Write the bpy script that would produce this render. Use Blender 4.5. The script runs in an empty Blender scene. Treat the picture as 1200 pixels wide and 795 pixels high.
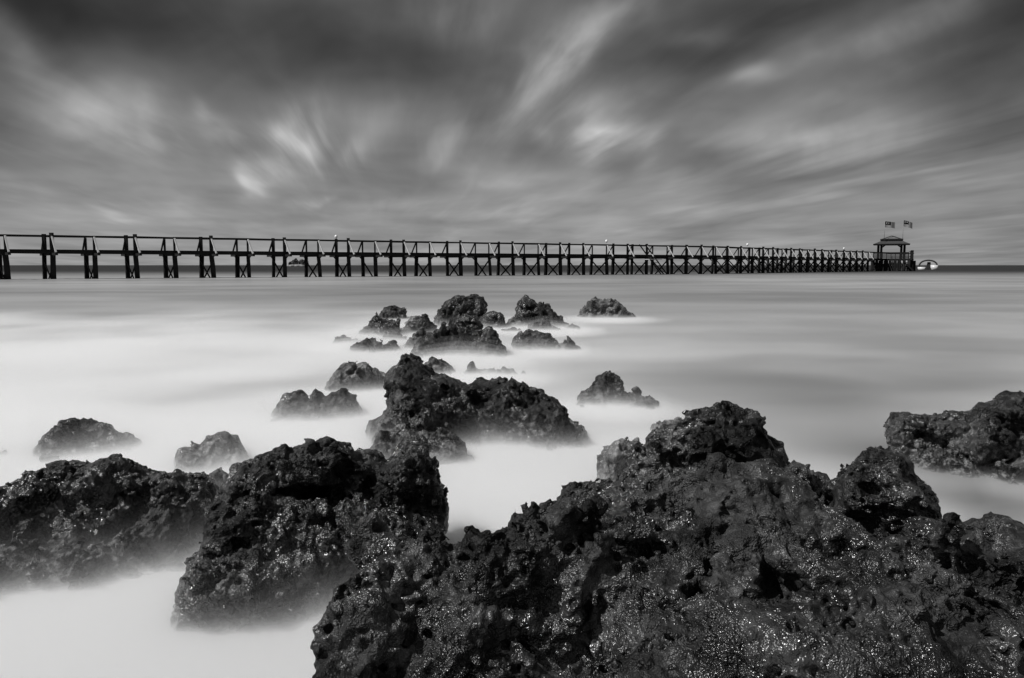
import bpy, math, random, time
import numpy as np
from concurrent.futures import ThreadPoolExecutor
from mathutils import Vector, Matrix

random.seed(7)
C = bpy.context.scene.collection
SC = bpy.context.scene
R = math.radians

# ------------------------------------------------------------------ camera
H = 1.2                       # camera height over the water
F = 900.0                     # focal length in photo pixels (1200 wide)
PITCH = math.atan(86.5 / F)   # looking slightly down
cam_d = bpy.data.cameras.new("camera")
cam_d.sensor_width = 36
cam_d.lens = F / 1200 * 36
cam_d.clip_start = 0.05
cam_d.clip_end = 60000
cam = bpy.data.objects.new("camera", cam_d)
C.objects.link(cam)
cam.location = (0, 0, H)
cam.rotation_euler = (math.pi / 2 - PITCH, 0, 0)
SC.camera = cam

# ------------------------------------------------------------------ render settings
SC.render.engine = 'CYCLES'
SC.view_settings.view_transform = 'Standard'
SC.view_settings.look = 'None'
SC.view_settings.gamma = 1
SC.view_settings.use_curve_mapping = False
SC.view_settings.exposure = 0.0
SC.cycles.use_denoising = True
SC.cycles.max_bounces = 10
SC.cycles.diffuse_bounces = 2
SC.cycles.glossy_bounces = 2
SC.cycles.volume_bounces = 6
SC.cycles.transparent_max_bounces = 16
SC.cycles.sample_clamp_indirect = 6

# ------------------------------------------------------------------ sun
SUN_EL, SUN_AZ = R(50), R(250)        # azimuth clockwise from +Y: high, from the left and a little behind the camera
sun_d = bpy.data.lights.new("sun", 'SUN')
sun_d.energy = 4.4
sun_d.angle = R(0.6)
sun_d.color = (1.0, 0.995, 0.99)
sun = bpy.data.objects.new("sun", sun_d)
C.objects.link(sun)
to_sun = Vector((math.sin(SUN_AZ) * math.cos(SUN_EL), math.cos(SUN_AZ) * math.cos(SUN_EL), math.sin(SUN_EL)))
sun.rotation_euler = to_sun.to_track_quat('Z', 'Y').to_euler()
sun.location = (0, 0, 50)


# ------------------------------------------------------------------ node helper
class NT:
    def __init__(self, tree):
        self.t = tree
        self.n = tree.nodes
        self.l = tree.links

    def add(self, kind, **kw):
        n = self.n.new(kind)
        for k, v in kw.items():
            setattr(n, k, v)
        return n

    def put(self, sock, v):
        if hasattr(v, 'is_output') or isinstance(v, bpy.types.NodeSocket):
            self.l.new(v, sock)
        elif isinstance(v, (int, float)) and sock.type in ('RGBA',):
            sock.default_value = (v, v, v, 1)
        else:
            sock.default_value = v

    def m(self, op, a, b=None, c=None, clamp=False):
        n = self.add('ShaderNodeMath', operation=op, use_clamp=clamp)
        self.put(n.inputs[0], a)
        if b is not None:
            self.put(n.inputs[1], b)
        if c is not None:
            self.put(n.inputs[2], c)
        return n.outputs[0]

    def ss(self, v, lo, hi, a=0.0, b=1.0):
        n = self.add('ShaderNodeMapRange', interpolation_type='SMOOTHSTEP')
        self.put(n.inputs['Value'], v)
        n.inputs['From Min'].default_value = lo
        n.inputs['From Max'].default_value = hi
        n.inputs['To Min'].default_value = a
        n.inputs['To Max'].default_value = b
        return n.outputs['Result']

    def vec(self, x, y, z):
        n = self.add('ShaderNodeCombineXYZ')
        for i, v in enumerate((x, y, z)):
            self.put(n.inputs[i], v)
        return n.outputs[0]

    def noise(self, v, scale, detail=4.0, rough=0.5, dist=0.0):
        n = self.add('ShaderNodeTexNoise')
        if v is not None:
            self.put(n.inputs['Vector'], v)
        n.inputs['Scale'].default_value = scale
        n.inputs['Detail'].default_value = detail
        n.inputs['Roughness'].default_value = rough
        n.inputs['Distortion'].default_value = dist
        return n.outputs['Fac']

    def mix(self, f, a, b):
        n = self.add('ShaderNodeMix', data_type='FLOAT')
        self.put(n.inputs[0], f)
        self.put(n.inputs[2], a)
        self.put(n.inputs[3], b)
        return n.outputs[0]

    def grey(self, v):
        n = self.add('ShaderNodeCombineColor')
        for i in range(3):
            self.put(n.inputs[i], v)
        return n.outputs[0]


# ------------------------------------------------------------------ pixel geometry (photo pixels, 1200 x 795)
CP, SP = math.cos(PITCH), math.sin(PITCH)


def ray(px, py):
    x, z = (px - 600) / F, -(py - 397.5) / F
    return np.array([x, CP + z * SP, -SP + z * CP])


def at(px, py, Y):
    d = ray(px, py)
    return np.array([0, 0, H]) + d * (Y / d[1])


def water_y(py):
    d = ray(600, py)
    return H * d[1] / -d[2]


# ------------------------------------------------------------------ world: streaked cloud sheet over a Nishita sky
world = bpy.data.worlds.new("World")
SC.world = world
world.use_nodes = True
T = NT(world.node_tree)
T.n.clear()
out = T.add('ShaderNodeOutputWorld')
bg = T.add('ShaderNodeBackground')
bg.inputs['Strength'].default_value = 0.1
T.l.new(bg.outputs[0], out.inputs[0])
sky = T.add('ShaderNodeTexSky', sky_type='NISHITA')
sky.sun_disc = False
sky.sun_elevation = SUN_EL
sky.sun_rotation = SUN_AZ
bw = T.add('ShaderNodeRGBToBW')
T.l.new(sky.outputs[0], bw.inputs[0])
tc = T.add('ShaderNodeTexCoord')
sp = T.add('ShaderNodeSeparateXYZ')
T.l.new(tc.outputs['Generated'], sp.inputs[0])
dx, dy, dz = sp.outputs
dyc = T.m('MAXIMUM', T.m('ABSOLUTE', dy), 0.05)
u = T.m('DIVIDE', dx, dyc)                 # tan of bearing
w = T.m('DIVIDE', T.m('MAXIMUM', dz, 0.0), dyc)   # tan of height
# cloud layer plane: wind carried the clouds towards the viewer during the exposure
zc = T.m('ADD', T.m('MAXIMUM', dz, 0.0), 0.05)
cx_ = T.m('DIVIDE', dx, zc)
cy_ = T.m('DIVIDE', dyc, zc)
WU = (455 - 600) / F
wl_ = math.hypot(WU, 1)
wx, wy = WU / wl_, 1 / wl_
along = T.m('ADD', T.m('MULTIPLY', cx_, wx), T.m('MULTIPLY', cy_, wy))
across = T.m('SUBTRACT', T.m('MULTIPLY', cx_, wy), T.m('MULTIPLY', cy_, wx))
warp = T.noise(T.vec(T.m('MULTIPLY', along, 0.25), T.m('MULTIPLY', across, 0.6), 3.1), 1.0, 3, 0.5)
across2 = T.m('ADD', across, T.m('MULTIPLY', T.m('SUBTRACT', warp, 0.5), 1.6))
streak = T.noise(T.vec(T.m('MULTIPLY', along, 0.16), T.m('MULTIPLY', across2, 1.5), 0.0), 1.0, 5, 0.52)
broad = T.noise(T.vec(T.m('MULTIPLY', along, 0.33), T.m('MULTIPLY', across2, 0.62), 7.7), 1.0, 4, 0.5)
puff = T.noise(T.vec(T.m('MULTIPLY', along, 0.55), T.m('MULTIPLY', across2, 0.9), 4.4), 1.0, 3, 0.5, 0.0)
# shared wobble for the placed cloud masses
wob = T.add('ShaderNodeTexNoise')
T.put(wob.inputs['Vector'], T.vec(T.m('MULTIPLY', along, 0.2), T.m('MULTIPLY', across, 1.4), 1.0))
wob.inputs['Scale'].default_value = 1.0
wob.inputs['Detail'].default_value = 3
ws = T.add('ShaderNodeSeparateColor')
T.l.new(wob.outputs['Color'], ws.inputs[0])
uu = T.m('ADD', u, T.m('MULTIPLY', T.m('SUBTRACT', ws.outputs[0], 0.5), 0.09))
ww = T.m('ADD', w, T.m('MULTIPLY', T.m('SUBTRACT', ws.outputs[1], 0.5), 0.09))

g = bpy.data.node_groups.new("cloud_mass", 'ShaderNodeTree')
for nm in ("u", "w", "cu", "cw", "ca", "sa", "ra", "rb", "amp"):
    g.interface.new_socket(nm, in_out='INPUT', socket_type='NodeSocketFloat')
g.interface.new_socket("v", in_out='OUTPUT', socket_type='NodeSocketFloat')
G = NT(g)
gi, go = G.add('NodeGroupInput'), G.add('NodeGroupOutput')
I = gi.outputs
du, dw = G.m('SUBTRACT', I['u'], I['cu']), G.m('SUBTRACT', I['w'], I['cw'])
pa = G.m('DIVIDE', G.m('ADD', G.m('MULTIPLY', du, I['ca']), G.m('MULTIPLY', dw, I['sa'])), I['ra'])
pb = G.m('DIVIDE', G.m('SUBTRACT', G.m('MULTIPLY', dw, I['ca']), G.m('MULTIPLY', du, I['sa'])), I['rb'])
q = G.m('ADD', G.m('MULTIPLY', pa, pa), G.m('MULTIPLY', pb, pb))
G.l.new(G.m('MULTIPLY', G.m('EXPONENT', G.m('MULTIPLY', q, -1.0)), I['amp']), go.inputs[0])

# (photo x, y, radius along, radius across, tilt in degrees counter-clockwise, brightness change)
MASSES = [
    (405, 68, 175, 48, -4, -.125), (60, 40, 120, 70, 30, -.09), (190, 60, 120, 50, -10, -.07), (20, 10, 90, 60, 0, -.06),
    (920, 30, 140, 45, 18, -.115), (1190, 20, 110, 60, 20, -.10), (1190, 130, 90, 60, 10, -.06), (560, 130, 40, 26, 30, -.07),
    (300, 15, 160, 25, 0, -.03), (960, 190, 130, 12, 4, -.045), (720, 212, 40, 14, 10, -.06),
    (140, 140, 100, 36, -12, .10), (75, 160, 60, 22, -10, .05), (30, 60, 60, 18, -50, .07), (205, 170, 60, 20, 0, .06),
    (243, 140, 13, 26, 12, .07), (270, 162, 18, 12, 30, .06), (348, 165, 46, 34, 45, .16), (322, 195, 30, 22, 60, .07),
    (290, 210, 22, 28, -15, .06), (372, 235, 22, 8, 25, .08), (215, 240, 26, 8, 0, .05), (45, 230, 40, 14, -20, .05), (130, 245, 26, 10, -10, .06),
    (515, 155, 34, 13, 48, .09), (450, 140, 60, 30, 35, .04), (545, 20, 70, 38, -10, .09), (645, 85, 105, 48, 40, .075), (700, 35, 90, 34, 32, .12),
    (600, 130, 50, 26, 45, .045), (825, 44, 28, 9, 8, .12), (880, 100, 34, 11, 8, .10), (780, 90, 110, 26, 26, .05),
    (705, 165, 44, 36, 50, .19), (650, 160, 16, 14, 60, .09), (755, 180, 30, 22, 50, .09), (690, 195, 30, 20, 70, .07),
    (920, 170, 120, 18, 5, .11), (1010, 160, 110, 16, 12, .05), (1030, 52, 95, 20, 16, .13), (1090, 28, 45, 18, 30, .06), (1000, 110, 130, 14, 20, .05),
    (1070, 195, 110, 8, 6, .05), (970, 230, 60, 9, 3, .06), (860, 236, 70, 8, 2, .05), (590, 215, 50, 10, 0, .05), (640, 240, 60, 9, 0, .05),
    (560, 248, 40, 7, 0, .05), (470, 235, 60, 12, 0, .02), (1140, 215, 60, 8, 4, .04), (333, 148, 20, 13, 60, .07), (362, 172, 22, 12, 50, .08), (398, 182, 26, 9, 40, .05), (240, 132, 8, 15, 10, .07), (257, 157, 13, 8, 40, .06), (286, 206, 10, 15, -10, .05), (302, 222, 14, 8, -20, .05),
    (376, 236, 16, 6, 25, .07), (693, 186, 26, 12, 68, .08), (716, 152, 22, 9, 15, .06), (760, 188, 22, 15, 60, .06), (646, 157, 10, 11, 60, .07), (650, 205, 30, 8, 20, .04), (110, 130, 40, 14, -25, .05), (180, 145, 14, 30, 15, .05), (425, 170, 26, 12, 40, .04), (800, 215, 90, 8, 2, .03),
]
acc = {'bright': None, 'dark': None}
for (px, py, ra, rb, ang, amp) in MASSES:
    d = ray(px, py)
    n = T.add('ShaderNodeGroup', node_tree=g)
    T.put(n.inputs['u'], uu)
    T.put(n.inputs['w'], ww)
    for k, v in (('cu', d[0] / d[1]), ('cw', d[2] / d[1]), ('ca', math.cos(R(ang))), ('sa', math.sin(R(ang))), ('ra', ra / F), ('rb', rb / F), ('amp', amp)):
        n.inputs[k].default_value = v
    k = 'bright' if amp > 0 else 'dark'
    acc[k] = n.outputs[0] if acc[k] is None else T.m('ADD', acc[k], n.outputs[0])
# ragged, blown-out texture of the bright clouds, fanning out along the wind
th_ = T.m('ARCTAN2', ww, T.m('SUBTRACT', uu, WU))
rr_ = T.m('SQRT', T.m('ADD', T.m('POWER', T.m('ABSOLUTE', ww), 2.0), T.m('POWER', T.m('ABSOLUTE', T.m('SUBTRACT', uu, WU)), 2.0)))
rag = T.noise(T.vec(T.m('MULTIPLY', th_, 4.0), T.m('MULTIPLY', rr_, 6.0), 1.7), 1.0, 4, 0.5, 0.0)
fine = T.noise(T.vec(T.m('MULTIPLY', th_, 13.0), T.m('MULTIPLY', rr_, 5.0), 5.1), 1.0, 3, 0.5, 0.0)
bright = T.m('MULTIPLY', acc['bright'], T.m('ADD', T.ss(rag, .32, .68, 0.55, 1.9), T.m('MULTIPLY', T.m('SUBTRACT', fine, .5), 0.9)))
acc = T.m('ADD', bright, acc['dark'])
streak_gain = T.m('ADD', 0.55, T.ss(w, 0.02, 0.2, 0.0, 0.75))
base = T.add('ShaderNodeFloatCurve')
T.put(base.inputs['Value'], T.m('MULTIPLY', w, 1.0, clamp=True))
cv = base.mapping.curves[0]
pts = [(0, .565), (.04, .56), (.10, .52), (.16, .455), (.24, .405), (.33, .335), (.5, .34), (1, .50)]
cv.points[0].location = pts[0]
cv.points[1].location = pts[-1]
for p in pts[1:-1]:
    cv.points.new(*p)
base.mapping.update()
tone = T.m('ADD', base.outputs[0], acc)
tone = T.m('SUBTRACT', tone, T.ss(u, .25, .75, 0, .055))
tone = T.m('ADD', tone, T.m('MULTIPLY', T.m('MULTIPLY', T.m('SUBTRACT', streak, .5), 0.17), streak_gain))
tone = T.m('ADD', tone, T.m('MULTIPLY', T.m('SUBTRACT', broad, .5), 0.13))
tone = T.m('ADD', tone, T.m('MULTIPLY', T.m('SUBTRACT', puff, .5), 0.26))
tuft = T.noise(T.vec(T.m('MULTIPLY', T.m('ADD', uu, T.m('MULTIPLY', ww, -.6)), 6.0), T.m('MULTIPLY', T.m('ADD', ww, T.m('MULTIPLY', uu, .10)), 10.0), 2.2), 1.0, 3, .5, 0.0)
tone = T.m('ADD', tone, T.m('MULTIPLY', T.m('SUBTRACT', tuft, .5), 0.22))
tone = T.m('MAXIMUM', T.m('ADD', tone, 0.015), 0.12)
lum = T.m('POWER', tone, 2.2)
# thin gaps in the sheet let a little of the clear sky through
skyl = T.m('MULTIPLY', bw.outputs[0], 0.04)
total = T.m('ADD', T.m('MULTIPLY', lum, 9.3), skyl)
T.l.new(T.grey(total), bg.inputs['Color'])


# ------------------------------------------------------------------ object helpers
def link(name, mesh, mat=None, parent=None):
    o = bpy.data.objects.new(name, mesh)
    C.objects.link(o)
    if mat is not None and not mesh.materials:
        mesh.materials.append(mat)
    if parent is not None:
        o.parent = parent
    return o


def tag(o, label=None, cat=None, group=None, kind=None):
    for k, v in (('label', label), ('category', cat), ('group', group), ('kind', kind)):
        if v:
            o[k] = v
    return o


def empty(name, loc):
    o = bpy.data.objects.new(name, None)
    C.objects.link(o)
    o.location = loc
    return o


class MB:
    """collects shapes for one mesh"""

    def __init__(self):
        self.v, self.f = [], []

    def box(self, c, s, rot=None):
        k = len(self.v)
        for x in (-1, 1):
            for y in (-1, 1):
                for z in (-1, 1):
                    p = Vector((x * s[0] / 2, y * s[1] / 2, z * s[2] / 2))
                    if rot is not None:
                        p = rot @ p
                    self.v.append(tuple(p + Vector(c)))
        for q in ((0, 1, 3, 2), (4, 6, 7, 5), (0, 4, 5, 1), (2, 3, 7, 6), (0, 2, 6, 4), (1, 5, 7, 3)):
            self.f.append(tuple(k + i for i in q))
        return self

    def bar(self, a, b, w, h):
        a, b = Vector(a), Vector(b)
        d = b - a
        x = d.normalized()
        s = x.cross(Vector((0, 0, 1)))
        if s.length < 1e-4:
            s = Vector((1, 0, 0))
        s.normalize()
        t = s.cross(x)
        return self.box((a + b) / 2, (d.length, w, h), Matrix((x, s, t)).transposed())

    def tube(self, pts, rads, n=8):
        k = len(self.v)
        for i, p in enumerate(pts):
            a = Vector(pts[max(i - 1, 0)])
            b = Vector(pts[min(i + 1, len(pts) - 1)])
            x = (b - a).normalized()
            s = x.cross(Vector((0.13, 1, 0.07))).normalized()
            t = x.cross(s)
            for j in range(n):
                an = 2 * math.pi * j / n
                self.v.append(tuple(Vector(p) + (s * math.cos(an) + t * math.sin(an)) * rads[i]))
        for i in range(len(pts) - 1):
            for j in range(n):
                self.f.append((k + i * n + j, k + i * n + (j + 1) % n, k + (i + 1) * n + (j + 1) % n, k + (i + 1) * n + j))
        self.f.append(tuple(k + j for j in reversed(range(n))))
        self.f.append(tuple(k + (len(pts) - 1) * n + j for j in range(n)))
        return self

    def mesh(self, name, smooth=False):
        me = bpy.data.meshes.new(name)
        me.from_pydata(self.v, [], self.f)
        me.update()
        if smooth:
            me.shade_smooth()
        return me

    def build(self, name, mat, parent=None, smooth=False):
        return link(name, self.mesh(name, smooth), mat, parent)


def np_mesh(name, verts, quads, smooth=True):
    me = bpy.data.meshes.new(name)
    nv, nf = len(verts), len(quads)
    me.vertices.add(nv)
    me.vertices.foreach_set("co", np.ascontiguousarray(verts, np.float32).ravel())
    me.loops.add(nf * 4)
    me.loops.foreach_set("vertex_index", np.ascontiguousarray(quads, np.int32).ravel())
    me.polygons.add(nf)
    me.polygons.foreach_set("loop_start", np.arange(0, nf * 4, 4, dtype=np.int32))
    me.polygons.foreach_set("use_smooth", np.full(nf, smooth, bool))
    me.update(calc_edges=True)
    me.validate()
    return me


# ------------------------------------------------------------------ materials
def new_mat(name):
    m = bpy.data.materials.new(name)
    m.use_nodes = True
    t = NT(m.node_tree)
    p = t.n['Principled BSDF']
    return m, t, p


def plain(name, v, rough=0.6, var=0.35, scale=6.0, spec=0.4, bump=0.0):
    m, t, p = new_mat(name)
    tcn = t.add('ShaderNodeTexCoord')
    n = t.noise(tcn.outputs['Object'], scale, 5, 0.6)
    t.l.new(t.grey(t.m('MULTIPLY', v, t.m('ADD', 1 - var, t.m('MULTIPLY', n, 2 * var)))), p.inputs['Base Color'])
    p.inputs['Roughness'].default_value = rough
    p.inputs['Specular IOR Level'].default_value = spec
    if bump:
        b = t.add('ShaderNodeBump')
        b.inputs['Strength'].default_value = bump
        b.inputs['Distance'].default_value = 0.02
        t.l.new(t.noise(tcn.outputs['Object'], scale * 4, 5, 0.6), b.inputs['Height'])
        t.l.new(b.outputs[0], p.inputs['Normal'])
    return m


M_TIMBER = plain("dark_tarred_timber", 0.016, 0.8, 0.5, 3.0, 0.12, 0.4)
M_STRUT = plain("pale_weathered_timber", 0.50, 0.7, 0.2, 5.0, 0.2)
M_LAMP = plain("white_lamp_glass", 0.85, 0.3, 0.05, 5.0)
M_THATCH = plain("weathered_shingle", 0.03, 0.85, 0.5, 4.0, 0.1)
M_ROOF = plain("lit_slope_shingle", 0.05, 0.85, 0.4, 4.0, 0.1)  # lower roof: the lighter grey of its sunlit slope is put into the colour
M_RIDGE = plain("pale_gable_board", 0.12, 0.8, 0.3, 4.0, 0.2)
M_POLE = plain("grey_painted_pole", 0.25, 0.5, 0.1)
M_HULL = plain("white_gelcoat", 0.6, 0.3, 0.05, 2.0)
M_CANVAS = plain("dark_canvas", 0.03, 0.8, 0.3, 4.0, 0.1)
M_FLAGDARK = plain("dark_flag_cloth", 0.012, 0.8, 0.2, 6.0, 0.1)


def flag_mat():
    m, t, p = new_mat("striped_flag_cloth")
    tcn = t.add('ShaderNodeTexCoord')
    s = t.add('ShaderNodeSeparateXYZ')
    t.l.new(tcn.outputs['Object'], s.inputs[0])
    st = t.m('FRACT', t.m('MULTIPLY', t.m('SUBTRACT', 0.0, s.outputs[2]), 1 / 0.1886))
    t.l.new(t.grey(t.mix(t.m('GREATER_THAN', st, 0.5), 0.12, 0.48)), p.inputs['Base Color'])
    p.inputs['Roughness'].default_value = 0.8
    return m


M_FLAG = flag_mat()


def rock_mat(name, tone, growth):
    m, t, p = new_mat(name)
    gn = t.add('ShaderNodeNewGeometry')
    pos = gn.outputs['Position']
    s = t.add('ShaderNodeSeparateXYZ')
    t.l.new(pos, s.inputs[0])
    n1 = t.noise(pos, 4.5, 6, 0.62)
    n2 = t.noise(pos, 28, 5, 0.65)
    n3 = t.noise(pos, 110, 3, 0.6)
    # pale encrusting growth, mostly on the wave-washed lower part, ragged upper limit
    lim = t.m('ADD', s.outputs[2], t.m('MULTIPLY', t.m('SUBTRACT', n1, 0.5), 0.6))
    low = t.ss(lim, 0.26, -0.02)
    n4 = t.noise(pos, 7.5, 3, 0.6)
    crust = t.m('MULTIPLY', low, t.m('MAXIMUM', t.ss(n2, 0.47, 0.62), t.ss(n4, 0.50, 0.66)))
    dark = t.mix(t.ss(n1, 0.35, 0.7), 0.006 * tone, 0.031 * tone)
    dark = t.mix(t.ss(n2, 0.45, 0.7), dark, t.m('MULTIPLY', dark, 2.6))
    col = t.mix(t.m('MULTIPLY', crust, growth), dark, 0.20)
    t.l.new(t.grey(col), p.inputs['Base Color'])
    p.inputs['IOR'].default_value = 1.45
    # broken films of water: some faces shine, others have drained dry
    wet = t.m('ADD', t.m('MULTIPLY', t.noise(pos, 2.6, 3, 0.5), .6), t.m('MULTIPLY', t.noise(pos, 13.0, 4, 0.6), .4))
    film = t.ss(wet, 0.43, 0.57)
    t.l.new(t.mix(film, 0.10, 0.95), p.inputs['Specular IOR Level'])
    t.l.new(t.mix(film, 0.45, t.mix(t.ss(n1, 0.36, 0.64), 0.15, 0.30)), p.inputs['Roughness'])
    h = t.m('ADD', t.noise(pos, 62, 2.0, 0.6), t.m('MULTIPLY', t.noise(pos, 180, 1.0, 0.5), 0.45))
    b = t.add('ShaderNodeBump')
    b.inputs['Distance'].default_value = 0.02
    t.l.new(t.mix(t.ss(t.noise(pos, 8.0, 3, .6), .4, .6), 1.0, 0.45), b.inputs['Strength'])
    t.l.new(h, b.inputs['Height'])
    t.l.new(b.outputs[0], p.inputs['Normal'])
    return m


M_ROCK = rock_mat("wet_pitted_rock", 1.0, 0.8)
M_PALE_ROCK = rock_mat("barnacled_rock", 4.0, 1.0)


# ------------------------------------------------------------------ numpy noise
def _hash(ix, iy, iz, seed):
    h = (ix.astype(np.uint32) * np.uint32(73856093)) ^ (iy.astype(np.uint32) * np.uint32(19349663)) ^ (iz.astype(np.uint32) * np.uint32(83492791)) ^ np.uint32((seed * 2654435761) & 0xffffffff)
    h ^= h >> np.uint32(15)
    h *= np.uint32(0x2c1b3c6d)
    h ^= h >> np.uint32(12)
    h *= np.uint32(0x297a2d39)
    h ^= h >> np.uint32(15)
    return h


_GR = np.array([(x, y, z) for x in (-1, 0, 1) for y in (-1, 0, 1) for z in (-1, 0, 1) if abs(x) + abs(y) + abs(z) == 2], np.float32)


def perlin(p, seed):
    i = np.floor(p).astype(np.int32)
    f = (p - i).astype(np.float32)
    w_ = f * f * f * (f * (f * 6 - 15) + 10)
    r = np.zeros(len(p), np.float32)
    for a in (0, 1):
        for b in (0, 1):
            for c in (0, 1):
                gr = _GR[_hash(i[:, 0] + a, i[:, 1] + b, i[:, 2] + c, seed) % np.uint32(12)]
                dt = gr[:, 0] * (f[:, 0] - a) + gr[:, 1] * (f[:, 1] - b) + gr[:, 2] * (f[:, 2] - c)
                r += dt * (w_[:, 0] if a else 1 - w_[:, 0]) * (w_[:, 1] if b else 1 - w_[:, 1]) * (w_[:, 2] if c else 1 - w_[:, 2])
    return r


def worley(p, seed):
    """nearest feature distance and that feature's random number (2x2x2 search)"""
    i = np.floor(p - 0.5).astype(np.int32)
    best = np.full(len(p), 9.0, np.float32)
    rid = np.zeros(len(p), np.float32)
    for a in (0, 1):
        for b in (0, 1):
            for c in (0, 1):
                x, y, z = i[:, 0] + a, i[:, 1] + b, i[:, 2] + c
                h = _hash(x, y, z, seed)
                ox = (h & np.uint32(1023)).astype(np.float32) / 1023
                oy = ((h >> np.uint32(10)) & np.uint32(1023)).astype(np.float32) / 1023
                oz = ((h >> np.uint32(20)) & np.uint32(1023)).astype(np.float32) / 1023
                d = (x + .15 + .7 * ox - p[:, 0]) ** 2 + (y + .15 + .7 * oy - p[:, 1]) ** 2 + (z + .15 + .7 * oz - p[:, 2]) ** 2
                k = d < best
                best[k] = d[k]
                rid[k] = ((h * np.uint32(747796405)) >> np.uint32(8))[k].astype(np.float32) / 16777216.0
    return np.sqrt(best), rid


# ------------------------------------------------------------------ rocks: signed-distance bodies, meshed with surface nets
def frame_at(px, py, tilt=0.0):
    n = ray(px, py)
    n = n / np.linalg.norm(n)
    r = np.cross(n, [0, 0, 1.0])
    r /= np.linalg.norm(r)
    up = np.cross(r, n)
    a = R(tilt)                      # positive: the top leans away from the camera
    up2 = up * math.cos(a) + n * math.sin(a)
    n2 = n * math.cos(a) - up * math.sin(a)
    return r, up2, n2


def poly_sd(poly, X, Y):
    """signed distance to a polygon, positive inside"""
    d = np.full(X.shape, 1e9, np.float32)
    inside = np.zeros(X.shape, bool)
    n = len(poly)
    for k in range(n):
        ax, ay = poly[k]
        bx, by = poly[(k + 1) % n]
        ex, ey = bx - ax, by - ay
        t = np.clip(((X - ax) * ex + (Y - ay) * ey) / (ex * ex + ey * ey + 1e-12), 0, 1)
        d = np.minimum(d, (X - ax - t * ex) ** 2 + (Y - ay - t * ey) ** 2)
        c = (ay > Y) != (by > Y)
        with np.errstate(divide='ignore', invalid='ignore'):
            xi = ax + (Y - ay) * ex / (ey if abs(ey) > 1e-12 else 1e-12)
        inside ^= c & (X < xi)
    d = np.sqrt(d)
    return np.where(inside, d, -d)


class Slab:
    """a lump whose outline, seen square-on at its own place, is the polygon; front and back swell by tf and tb"""

    def __init__(self, poly, Y, tf, tb=None, R_=None, tilt=0.0):
        cx = sum(p[0] for p in poly) / len(poly)
        cy = sum(p[1] for p in poly) / len(poly)
        self.o = at(cx, cy, Y)
        self.r, self.u, self.n = frame_at(cx, cy, tilt)
        pl = []
        for (px, py) in poly:
            d = ray(px, py)
            t = np.dot(self.o - [0, 0, H], self.n) / np.dot(d, self.n)
            q_ = np.array([0, 0, H]) + d * t - self.o
            pl.append((np.dot(q_, self.r), np.dot(q_, self.u)))
        self.pl = pl
        a = np.array(pl)
        self.tf, self.tb = tf, tb if tb else tf
        self.R = .7 * R_ if R_ else 0.45 * min(np.ptp(a[:, 0]), np.ptp(a[:, 1]))
        self.ext = a
        self.size = max(np.ptp(a[:, 0]), np.ptp(a[:, 1]))

    def bounds(self):
        c = []
        for x, y in self.pl:
            for n_ in (-self.tf, self.tb):
                c.append(self.o + self.r * x + self.u * y + self.n * n_)
        return np.min(c, 0), np.max(c, 0)

    def sd(self, P):
        q_ = P - self.o.astype(np.float32)
        X, Y, W = q_ @ self.r.astype(np.float32), q_ @ self.u.astype(np.float32), q_ @ self.n.astype(np.float32)
        d = poly_sd(self.pl, X, Y)
        a = np.maximum(self.R - d, 0) / self.R
        b = np.where(W < 0, W / self.tf, W / self.tb)
        L = np.sqrt(a * a + b * b) - 1
        return L * min(self.R, self.tf, self.tb)


class Ball:
    def __init__(self, px, py, Y, rx, ry, rz, ang=0.0, tilt=0.0):
        """rx, ry in photo pixels at that distance, rz in metres along the line of sight"""
        self.o = at(px, py, Y)
        r, u_, n = frame_at(px, py, tilt)
        a = R(ang)
        self.r, self.u, self.n = r * math.cos(a) + u_ * math.sin(a), u_ * math.cos(a) - r * math.sin(a), n
        k = np.linalg.norm(self.o - [0, 0, H]) / F
        self.s = np.array([rx * k, ry * k, rz])
        self.size = 2 * max(self.s)

    def bounds(self):
        m_ = max(self.s)
        return self.o - m_, self.o + m_

    def sd(self, P):
        q_ = P - self.o.astype(np.float32)
        a = (q_ @ self.r.astype(np.float32)) / self.s[0]
        b = (q_ @ self.u.astype(np.float32)) / self.s[1]
        c = (q_ @ self.n.astype(np.float32)) / self.s[2]
        return (np.sqrt(a * a + b * b + c * c) - 1) * min(self.s)


def smin(a, b, k):
    h = np.clip(0.5 + 0.5 * (b - a) / k, 0, 1)
    return b + (a - b) * h - k * h * (1 - h)


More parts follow.
